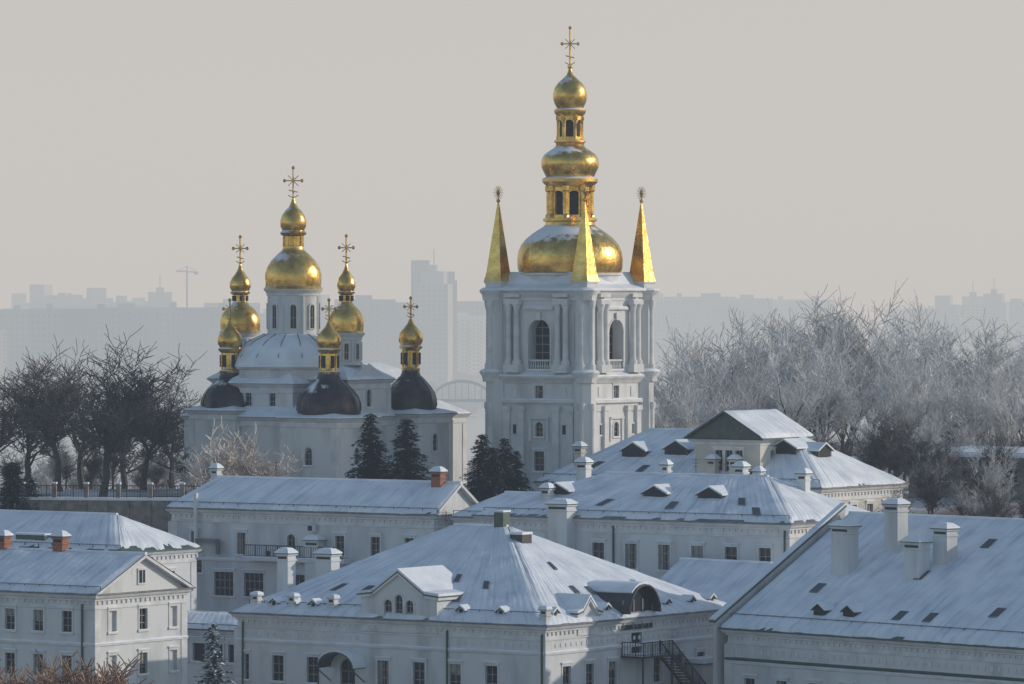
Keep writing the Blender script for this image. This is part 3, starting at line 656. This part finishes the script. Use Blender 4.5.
def drum(cx,cy,r,zb,zt_,nw=8,ww=.55):
    K['wall'].lathe([(r,zb),(r,zt_)],cx,cy,32)
    K['trim'].lathe([(r+.12,zb),(r+.12,zb+.3),(r,zb+.35)],cx,cy,32)
    K['trim'].lathe([(r,zt_-.7),(r+.1,zt_-.65),(r+.1,zt_-.45),(r+.25,zt_-.25),(r+.4,zt_-.05),(r+.4,zt_)],cx,cy,32)
    hgt=(zt_-zb)
    for k in range(nw):
        a=2*math.pi*(k+.5)/nw+.25
        z0_=zb+hgt*.18; z1_=zb+hgt*.62
        def q(t,z,o): return (cx+math.cos(a+t/r)*(r+o),cy+math.sin(a+t/r)*(r+o),z)
        pts=[(-ww/2,z0_),(ww/2,z0_)]+[(ww/2*math.cos(math.pi*i/6),z1_+ww/2*math.sin(math.pi*i/6)) for i in range(7)]
        K['glass'].face([q(t,z,.02) for t,z in pts])
        ow=ww/2+.13
        out=[(-ow,z0_-.1),(ow,z0_-.1)]+[(ow*math.cos(math.pi*i/6),z1_+ow*math.sin(math.pi*i/6)) for i in range(7)]
        m=len(pts)
        for i in range(m):
            j=(i+1)%m
            K['trim'].face([q(*out[i],.12),q(*out[j],.12),q(*pts[j],.12),q(*pts[i],.12)]); K['trim'].face([q(*pts[i],.12),q(*pts[j],.12),q(*pts[j],.0),q(*pts[i],.0)])
            K['trim'].face([q(*out[j],.12),q(*out[i],.12),q(*out[i],.0),q(*out[j],.0)])
        K['frame'].beam(q(0,z0_,.05),q(0,z1_+ww/2,.05),.06)
        K['frame'].beam(q(-ww/2,(z0_+z1_)/2,.05),q(ww/2,(z0_+z1_)/2,.05),.05)
        a3=a+math.pi/nw
        K['trim'].lathe([(.12,zb+.3),(.12,zt_-.65)],cx+math.cos(a3)*r,cy+math.sin(a3)*r,8)
drum(0,0,2.6,Z(337),Z(289))
def G(cx,cy,L,n=24,k='gold'): K[k].lathe(prof(L),cx,cy,n)
G(0,0,[(30,289),(28,286),(28.5,280),(28.5,274),(26.5,267),(22,260),(16,254),(12,250.5),(10.5,248),(10.5,246),(11.5,245.5)])
G(0,0,[(9.5,246),(9.5,236),(12.5,234.5),(13.5,232.5),(12,231),(11,230),(13,226),(13.3,221),(11.5,215),(8,210),(4.5,206.5),(2.4,202),(1.2,198)])
for k in range(8):
    a=k*math.pi/4; G(math.cos(a)*.98,math.sin(a)*.98,[(1,246),(1,236)],6)
cross(K,0,0,Z(198),Z(167),1.75)
def side(cx,cy,rb,yb,drumr=1.7,drumb=362):
    f=rb/20
    drum(cx,cy,drumr,Z(drumb),Z(yb+2),8,.4)
    L=[(21,yb+2),(19.5,yb),(20,yb-6),(20,yb-11),(18,yb-17),(14,yb-22),(9.5,yb-25.5),(8,yb-28),(7,yb-29),(7,yb-36),(9.5,yb-37.5),(10,yb-39),(8.5,yb-40),(10.5,yb-44),(10.5,yb-48),(8.5,yb-53),(5,yb-57.5),(2.5,yb-62),(1,yb-67)]
    G(cx,cy,[(r*f,y) for r,y in L])
    for k in range(6):
        a=k*math.pi/3+.3; K['shade_fill'].beam((cx+math.cos(a)*.64*f,cy+math.sin(a)*.64*f,Z(yb-30)),(cx+math.cos(a)*.64*f,cy+math.sin(a)*.64*f,Z(yb-35.5)),.3)
    cross(K,cx,cy,Z(yb-67),Z(yb-95),1.4)
side(-6.7,0,20.5,331); side(6.6,0,17.5,331,drumr=1.5,drumb=365)
def corner_tower(cx,cy,r,yc,b=2.6,z0=12,ops_f=(),ops_r=(),ztop=None):
    zt_=ztop or Z(yc+4)
    mass(cx-b,cy-b,cx+b,cy+b,z0,zt_,ops_f,ops_r,rise=.5,inset=b-1.5)
    f=r/30
    K['trim'].lathe(prof([(27*f,yc+6),(27*f,yc+1),(29*f,yc)]),cx,cy,24)
    G(cx,cy,[(x*f,y) for x,y in[(30,yc),(30.5,yc-4),(30,yc-11),(27.5,yc-18),(23,yc-24),(17,yc-30),(12.5,yc-34),(10.5,yc-38),(10.5,yc-41)]],24,'dome')
    for k in range(12):
        a=k*math.pi/6
        pr=[(30.7,yc-4),(30.2,yc-11),(27.7,yc-18),(23.2,yc-24),(17.2,yc-30),(12.7,yc-34)]
        for (r1,y1),(r2,y2) in zip(pr,pr[1:]):
            K['dark'].beam((cx+math.cos(a)*r1*f*.1,cy+math.sin(a)*r1*f*.1,Z(y1)),(cx+math.cos(a)*r2*f*.1,cy+math.sin(a)*r2*f*.1,Z(y2)),.05)
    G(cx,cy,[(10.5*f,yc-40),(11*f,yc-42),(9,yc-43),(8.5,yc-44),(8.5,yc-60),(11,yc-62),(12,yc-64),(10,yc-65.5),(12,yc-69),(12.5,yc-73),(11,yc-78),(7,yc-83),(3.5,yc-87),(1.5,yc-92)])
    for k in range(6):
        a=k*math.pi/3; G(cx+math.cos(a)*.87,cy+math.sin(a)*.87,[(1,yc-44),(1,yc-60)],6)
        a+=.52; K['shade_fill'].beam((cx+math.cos(a)*.78,cy+math.sin(a)*.78,Z(yc-46)),(cx+math.cos(a)*.78,cy+math.sin(a)*.78,Z(yc-58)),.35)
    cross(K,cx,cy,Z(yc-92),Z(yc-113),1.25)
wf=dict(s=2.4,w=.9,b=Z(463),t=Z(445),arch=True)
corner_tower(-4.2,-5,29,413,b=2.9,ztop=24.9)
corner_tower(8.2,-5.1,31.5,413,b=3.4,ops_f=[dict(wf,s=3.4)],ops_r=[dict(wf,s=3.4)])
corner_tower(8.8,8,26,411,b=3.0,ops_f=[dict(wf,s=3)],ops_r=[dict(wf,s=3,b=Z(452),t=Z(434))])
K['wall'].face([(9.05,-3,28),(9.05,4,28),(9.05,.5,29.7)])
K.done()
# ================================================================ terrace wall with railing
root=empty('terrace_wall',(-36.5,470,0),math.radians(-8)); K=Kit(root)
K['wall'].box(-9,0,6,9.5,1.2,17.6); K['snow'].box(-9.1,-.1,17.602,9.6,1.3,17.85)
for i in range(10):
    K['trim'].box(-9+i*2.0,-.15,12,-8.6+i*2.0,-.002,17.5)
rail(K,(-8.9,.1,17.85),(9.4,.1,17.85),1.1)
for i in range(7): K['wall'].box(-8.9+i*3,0.0,17.86,-8.5+i*3,.4,19.1); K['snow'].box(-8.95+i*3,-.05,19.102,-8.45+i*3,.45,19.25)
K.done({'wall':STONE,'trim':STONE})
root,K,F=building('flat_roof_outbuilding',(53,500),ROT,16,9,10,20.4,.8,4,4,[win(-2-2.6*k,18.0,19.2,1.0) for k in range(6)],[],seed=41,roofkey='roof')
K.done({'wall':STONE,'trim':STONE})
# ================================================================ TERRAIN
def sm(a,b,x):
    t=max(0,min(1,(x-a)/(b-a))); return t*t*(3-2*t)
def H(x,y):
    z=0+16.5*sm(432,505,y)
    z+= 3*sm(540,600,y)*sm(0,60,x)
    z-= 14*sm(525,650,y)*(1-.75*sm(0,40,x))
    z-= (32.5+3*sm(0,60,x))*sm(650,1500,y)
    z+= 6*noise.noise(Vector((x*.004,y*.004,0)))*sm(600,900,y)*(1-sm(1400,1700,y))
    z+= 1.2*noise.noise(Vector((x*.01,y*.01,3)))*sm(300,340,y)*(1-sm(1400,1650,y))
    if y>=1500: z=-44
    z-= 6*(sm(1650,1700,y)-sm(3450,3550,y))
    z+= 10*sm(7000,11000,y)
    return z
mb=MB()
ys=[-400,-100,100,200,300]+[320+10*i for i in range(40)]+[720+40*i for i in range(30)]+[1950+250*i for i in range(30)]+[10000,12000,16000]
xs=sorted([-6000,-3500,-2000,-1200]+[-800+100*i for i in range(6)]+[-200+12*i for i in range(34)]+[300+100*i for i in range(6)]+[1200,2000,3500,6000])
for y in ys:
    for x in xs: mb.v.append((x,y,H(x,y)))
nx=len(xs)
for j in range(len(ys)-1):
    for i in range(nx-1):
        a=j*nx+i; mb.f.append((a,a+1,a+nx+1,a+nx)); mb.mi.append(0); mb.uv.append(None)
GS=noisy('ground_snow',(.13,.115,.105),(.62,.63,.66),.09,.9,.3,1.0,lo=.42,hi=.64)
mb.obj('ground',GS,None,smooth=True)
WM,nt,b=newmat('river_water'); b.inputs['Base Color'].default_value=(.12,.16,.2,1); b.inputs['Roughness'].default_value=.25
mb=MB(); mb.face([(-6000,1600,-45.3),(6000,1600,-45.3),(6000,3600,-45.3),(-6000,3600,-45.3)]); mb.obj('river',WM)
# ================================================================ TREES
def bare_tree(name,seed,Ht,levels=5,spread=.7,twig=TWIG,rt=.03,r0=.24,fill=1.0,limb=3,n1=3,trunk=.34):
    rnd=random.Random(seed); mb=MB()
    def rv(z0,z1):
        a=rnd.uniform(0,2*math.pi); return Vector((math.cos(a),math.sin(a),rnd.uniform(z0,z1))).normalized()
    def rec(p,d,L,r,lev):
        n=4 if lev>=3 else (3 if lev>=1 else 2)
        for i in range(n):
            d=(d+rv(-.5,.7)*.24+Vector((0,0,.06 if lev>1 else -.02))).normalized()
            q=p+d*(L/n); r2=max(rt*.7,r*.87)
            mb.tube(p,q,r,r2,6 if lev>=4 else 3,0 if lev>=limb else 1)
            p=q; r=r2
            if lev>0 and (lev<levels or i>=2):
                k=1 if lev>=3 else 2
                for _ in range(k):
                    if rnd.random()>.85*fill: continue
                    nd=(d*(1-spread)+rv(-.1,.85)*spread).normalized()
                    rec(p-d*rnd.uniform(0,L/n*.7),nd,L*rnd.uniform(.5,.75),max(rt,r*.58),lev-1)
        if lev>0:
            for k in range(n1 if lev==levels else 1):
                rec(p,(d+rv(0,.5)*spread*(.9 if lev==levels else .5)).normalized(),L*rnd.uniform(.65,.9),max(rt,r*.76),lev-1)
    rec(Vector((0,0,0)),Vector((rnd.uniform(-.1,.1),rnd.uniform(-.1,.1),1)).normalized(),Ht*trunk,r0,levels)
    mx=max(v[2] for v in mb.v); s=Ht/mx
    mb.v=[(a*s,b*s,c*s) for a,b,c in mb.v]
    return mb.mesh(name,[BARK,twig])
def put(mesh,name,x,y,s=1,parent=None,zoff=-.3,rz=None,ztop=None,Ht=None,wd=1.0):
    o=bpy.data.objects.new(name,mesh); sc.collection.objects.link(o)
    z=H(x,y)+zoff
    sz=s
    if ztop: sz=(ztop-z)/Ht; s=sz
    o.location=(x,y,z); o.scale=(s*wd*random.uniform(.85,1.1),s*wd*random.uniform(.85,1.1),sz); o.rotation_euler=(0,0,random.uniform(0,6.28) if rz is None else rz)
    if parent: o.parent=parent
    return o
def wx(px,D): return (px-512)*D/5120
def zy(py,D): return CZ-(py-300)*D/5120
T=[bare_tree('frosted_bare_tree',i,17,5,.55,TWIG,rt=.034,r0=.30,fill=.85) for i in(1,2,3,4)]
TM=[bare_tree('half_frosted_tree',i,17,5,.55,TWIGM,rt=.03,r0=.28,fill=.85) for i in(6,)]
TD=[bare_tree('bare_tree_mesh',i+10,17,5,.66,TWIGL,rt=.034,r0=.42,fill=.84,n1=4,trunk=.31) for i in(1,2,3)]
SH=[bare_tree('shrub_mesh',i+20,8,4,.7,TWIGO,rt=.034,r0=.09,limb=5,n1=5,fill=1.1) for i in(1,2)]
SR=[bare_tree('shrub_mesh',31,8,4,.7,TWIGR,rt=.05,r0=.09,limb=5,n1=7,fill=1.2)]
g=empty('frosted_tree_grove')
def skyl(px):
    pts=[(640,318),(665,318),(700,310),(750,296),(800,290),(850,284),(905,282),(930,305),(960,318),(1000,312),(1060,306)]
    for (a,b),(c,d) in zip(pts,pts[1:]):
        if a<=px<=c: return b+(d-b)*(px-a)/(c-a)
    return 320
for row,(D,dy,step) in enumerate([(550,26,31),(574,10,30),(600,0,29),(630,0,34)]):
    px=662+row*7
    while px<1055:
        p=px+random.uniform(-9,9)
        put(random.choice(T+T+TM),'frosted_tree',wx(p,D),D+random.uniform(-8,8),1,g,ztop=zy(skyl(max(641,min(1055,p)))+dy+random.uniform(-6,26),D),Ht=17)
        px+=step
g=empty('hillside_thicket')
for i in range(30):
    D=random.uniform(486,545); px=random.uniform(815,1050); put(random.choice(TD+TM+T[:1]),'shrub',wx(px,D),D,random.uniform(.35,.6),g)
for i in range(26):
    D=random.uniform(455,488); px=random.uniform(880,1060); put(random.choice(TD+TM),'shrub',wx(px,D),D,random.uniform(.3,.5),g,zoff=-.3)
for i in range(14):
    D=random.uniform(530,548); px=random.uniform(650,1040); put(random.choice(TM+T),'shrub',wx(px,D),D,random.uniform(.4,.6),g)
for n_,(px,D,yt) in enumerate([(60,520,334),(102,505,324),(144,525,344),(174,542,372),(24,540,346),(-12,530,342),(122,560,342),(82,548,338)]):
    put(TD[n_%3],'bare_tree',wx(px,D),D,1,ztop=zy(yt,D),Ht=17,wd=1.25)
g=empty('slope_thicket')
for i in range(30):
    D=random.uniform(500,640); px=random.uniform(-20,200); put(random.choice(TD+TM),'shrub',wx(px,D),D,random.uniform(.3,.5),g)
for px,D,yt in[(216,488,416),(264,490,438),(240,492,430),(196,494,442)]: put(random.choice(SH),'frosted_shrub',wx(px,D),D,1,ztop=zy(yt,D),Ht=8)
for px,D,yt in[(56,384,646),(90,386,648),(40,388,658),(74,382,655),(104,388,662)]: put(SR[0],'ochre_bush',wx(px,D),D,1,ztop=zy(yt,D),Ht=8)
g=empty('riverside_woods')
for i in range(46):
    D=random.uniform(680,1100); px=random.uniform(-20,1050); put(random.choice(TM+TD),'tree',wx(px,D),D,random.uniform(.7,1.0),g)
def conifer(name,seed,Ht,R,mat,snowp=.16,pw=.85,dens=2):
    rnd=random.Random(seed); mb=MB(); mb.tube((0,0,0),(0,0,Ht),.18,.02,6,1)
    z=Ht*.05
    while z<Ht*.99:
        t=z/Ht; rr=R*(1-t)**pw*rnd.uniform(.72,1.12)+.08; nb=int(7+8*(1-t))
        for k in range(nb):
            a=rnd.uniform(0,2*math.pi); L=rr*rnd.uniform(.5,1.15); m=max(3,int(L/.15))
            for i in range(m):
                f=(i+1)/m; c=Vector((math.cos(a)*L*f,math.sin(a)*L*f,z-.3*L*f*f+.12*f))
                for w in range(dens):
                    c2=c+Vector((rnd.gauss(0,.11),rnd.gauss(0,.11),rnd.gauss(0,.08)))
                    s_=rnd.uniform(.13,.27)*(1.15-.4*f)
                    v1=Vector((math.cos(a+rnd.uniform(-.9,.9)),math.sin(a+rnd.uniform(-.9,.9)),rnd.uniform(-.5,.2)))*s_*1.3
                    v2=Vector((rnd.uniform(-1,1),rnd.uniform(-1,1),rnd.uniform(-.5,.5))).normalized()*s_*.6
                    mb.face([c2-v1*.4-v2,c2+v1,c2-v1*.4+v2],2 if rnd.random()<snowp*(.4+f) else 0)
        z+=Ht*.02
    return mb.mesh(name,[mat,BARK,SNOW])
CF=[conifer('fir_mesh',i,11,4.0,NEED,.012,.72,3) for i in(1,2)]
for px,D,yt,i in[(370,485,412,0),(407,484,417,1),(482,486,433,1),(505,488,437,0),(493,482,446,0),(516,490,450,1),(12,468,460,0),(30,472,476,1)]:
    o=put(CF[i],'fir_tree',wx(px,D),D,1,ztop=zy(yt,D),Ht=11)
sp=conifer('spruce_mesh',9,9,2.4,NEEDB,.3)
put(sp,'blue_spruce',wx(213,392),392,1,ztop=zy(626,392),Ht=9)
# ================================================================ DISTANT CITY
CONC=noisy('concrete_panels',(.20,.21,.22),(.34,.34,.34),.03,.9,vary=.3)
WIN2=noisy('city_windows',(.08,.085,.09),(.14,.145,.15),.05,.6)
def block(w,d,h,kind,seed):
    rnd=random.Random(seed); mb=MB(); mb.box(-w/2,-d/2,0,w/2,d/2,h)
    fl=int(h/3); n=int(w/4)
    for f in range(1,fl):
        for k in range(n):
            x=-w/2+(k+.25)*w/n
            if kind==1 and k%3==0: mb.box(x,-d/2-1,f*3,x+w/n*.6,-d/2-.02,f*3+1.1,0)
            else: mb.face([(x,-d/2-.05,f*3+.6),(x+w/n*.5,-d/2-.05,f*3+.6),(x+w/n*.5,-d/2-.05,f*3+2.3),(x,-d/2-.05,f*3+2.3)],1)
    if kind!=0 : mb.box(-w*.15,-d*.3,h,w*.1,d*.3,h+2.5)
    if kind==0:
        mb.box(-w*.32,-d*.2,h,-w*.26,d*.2,h+2.2); mb.box(w*.2,-d*.2,h,w*.27,d*.2,h+2.2)
    if kind==2: mb.box(-w*.35,-d*.4,h,w*.35,d*.4,h+8); mb.box(-w*.1,-d*.2,h+8,w*.1,d*.2,h+12); mb.beam((0,0,h+12),(0,0,h+22),.8)
    if kind==3: mb.box(-w*.5,-d*.5,h,-w*.1,d*.5,h+9); mb.box(w*.25,-d*.4,h,w*.45,d*.4,h+4)
    return mb.mesh('block_mesh',[CONC,WIN2])
BL=[block(70,14,50,0,1),block(45,16,62,1,2),block(110,14,30,0,3),block(26,22,75,2,4),block(36,20,55,3,5)]
def city(px,D,k,ytop,rz=0,name='apartment_block'):
    o=bpy.data.objects.new(name,BL[k]); sc.collection.objects.link(o)
    htop=CZ-(ytop-300)*D/5120; hm=[51,65,31,88,60][k]
    o.location=(wx(px,D),D,0); 
    base=H(o.location.x,D)
    o.location.z=base-1; o.scale=(1,1,(htop-base)/hm); o.rotation_euler=(0,0,math.radians(rz)); return o
rc=random.Random(5)
for px,D,k,yt in[(-5,3800,0,306),(78,3650,0,305),(128,3700,1,301),(160,4600,3,285),(200,3800,0,304),(232,4300,1,297),(52,4700,4,290),(78,4900,1,293),(108,4700,4,293),(30,5000,4,298),(140,4900,1,296),
  (365,4000,1,293),(395,4100,0,299),(434,4000,3,262),(434,4020,4,268),(472,4300,0,298),(330,4300,4,300),(500,4900,1,303),(700,5000,0,294),(748,4900,1,293),(800,5200,0,297),(665,5000,4,298),(722,4800,4,298),(955,4900,4,300),(973,4800,3,290),(994,4850,3,287),(1018,5000,1,297),(940,4900,0,306)]:
    city(px,D,k,yt,rc.uniform(-18,18))
for i in range(18):
    city(rc.uniform(-30,480),rc.uniform(3700,4600),rc.choice([0,1,3,4]),rc.uniform(305,336),rc.uniform(-40,40))
for i in range(30):
    city(rc.uniform(-20,1060),rc.uniform(5200,6800),rc.choice([0,1,2,4]),rc.uniform(302,325),rc.uniform(-40,40))
g=empty('far_bank_woods')
mb=MB(); rw=random.Random(3)
for i in range(1500):
    y=rw.uniform(3560,4300); x=rw.uniform(-600,600); s=rw.uniform(5,11); z=-44
    mb.lathe([(s*.5,z),(s,z+s*.8),(s*.8,z+s*1.5),(s*.25,z+s*2)],x,y,5,rw.random())
mb.obj('tree_mass',TWIGL,g)
root=empty('tower_crane',(wx(187,4200),4200,0)); K=Kit(root); zt_=CZ+(300-271)*.82
K['roof'].beam((0,0,-40),(0,0,zt_),1.5); K['roof'].beam((-9,0,zt_),(9,0,zt_-1),1.3); K['roof'].beam((0,0,zt_),(0,0,zt_+4),1.0); K['roof'].beam((0,0,zt_+4),(8,0,zt_),.4); K['roof'].beam((0,0,zt_+4),(-8,0,zt_),.4); K['roof'].box(6,-1,zt_-3,9,1,zt_-1)
K.done()
root=empty('arch_bridge',(wx(462,2600),2600,0)); K=Kit(root)
BZ=zy(399,2600)
K['trim'].box(-200,-5,BZ-1.5,200,5,BZ)
for i in range(24):
    t0=math.pi*i/24;t1=math.pi*(i+1)/24
    for yy in(-5,5): K['trim'].beam((-15*math.cos(t0),yy,BZ-1+10*math.sin(t0)),(-15*math.cos(t1),yy,BZ-1+10*math.sin(t1)),1.0,1.3)
for i in range(-4,5): K['trim'].beam((i*3.3,-5,BZ),(i*3.3,-5,BZ-1+10*math.sqrt(max(0,1-(i*3.3/15)**2))),.4)
for i in range(-6,7): K['trim'].box(i*32-17.5,-4,-50,i*32-14.5,4,BZ-1.5)
K.done({'trim':GREY})
# ================================================================ HAZE (winter air: absorbs light; a fixed glow stands in for scattered daylight)
def haze(name,y0,y1,z1,ext,C,z0=-60,X=6500):
    m=bpy.data.materials.new(name); m.use_nodes=True; nt=m.node_tree; nt.nodes.clear()
    o=nt.nodes.new('ShaderNodeOutputMaterial'); v=nt.nodes.new('ShaderNodeVolumeAbsorption')
    sig=[1/e for e in ext]; dens=max(sig)*1.25
    v.inputs['Color'].default_value=(*[1-s/dens for s in sig],1); v.inputs['Density'].default_value=dens
    em=nt.nodes.new('ShaderNodeEmission'); E=[s*c for s,c in zip(sig,C)]; mxE=max(E)
    em.inputs['Color'].default_value=(*[e/mxE for e in E],1); em.inputs['Strength'].default_value=mxE
    ad=nt.nodes.new('ShaderNodeAddShader'); nt.links.new(v.outputs[0],ad.inputs[0]); nt.links.new(em.outputs[0],ad.inputs[1])
    nt.links.new(ad.outputs[0],o.inputs['Volume'])
    mb=MB(); mb.box(-X,y0,z0,X,y1,z1); return mb.obj(name,m)
haze('river_mist',660,9500,420,(3300,2700,2200),(.59,.56,.53))
haze('air_haze',60,659,420,(8200,7200,6200),(.50,.53,.57))
# ================================================================ SKY + SUN
EL,AZ=19,80
w=bpy.data.worlds.new('World'); sc.world=w; w.use_nodes=True; nt=w.node_tree
bg=nt.nodes['Background']; sk=nt.nodes.new('ShaderNodeTexSky'); sk.sky_type='NISHITA'; sk.sun_disc=False
sk.sun_elevation=math.radians(EL); sk.sun_rotation=math.radians(AZ); sk.air_density=1.2; sk.dust_density=.7; sk.ozone_density=1.6
nt.links.new(sk.outputs[0],bg.inputs[0]); bg.inputs[1].default_value=.125
sd=bpy.data.lights.new('sun','SUN'); sd.energy=2.7; sd.angle=math.radians(.6); sd.color=(1,.92,.80)
so=bpy.data.objects.new('sun',sd); sc.collection.objects.link(so)
dv=Vector((math.sin(math.radians(AZ))*math.cos(math.radians(EL)),math.cos(math.radians(AZ))*math.cos(math.radians(EL)),math.sin(math.radians(EL))))
so.rotation_euler=(-dv).to_track_quat('-Z','Y').to_euler(); so.location=(0,0,100)
# ================================================================ CAMERA
cd=bpy.data.cameras.new('camera'); cd.lens=180; cd.sensor_width=36; cd.clip_start=1; cd.clip_end=30000
co=bpy.data.objects.new('camera',cd); sc.collection.objects.link(co); co.location=(0,0,CZ)
co.rotation_euler=(math.radians(90)-math.atan(42/5120),0,0); sc.camera=co
sc.view_settings.view_transform='Standard'; sc.view_settings.look='None'; sc.view_settings.exposure=0
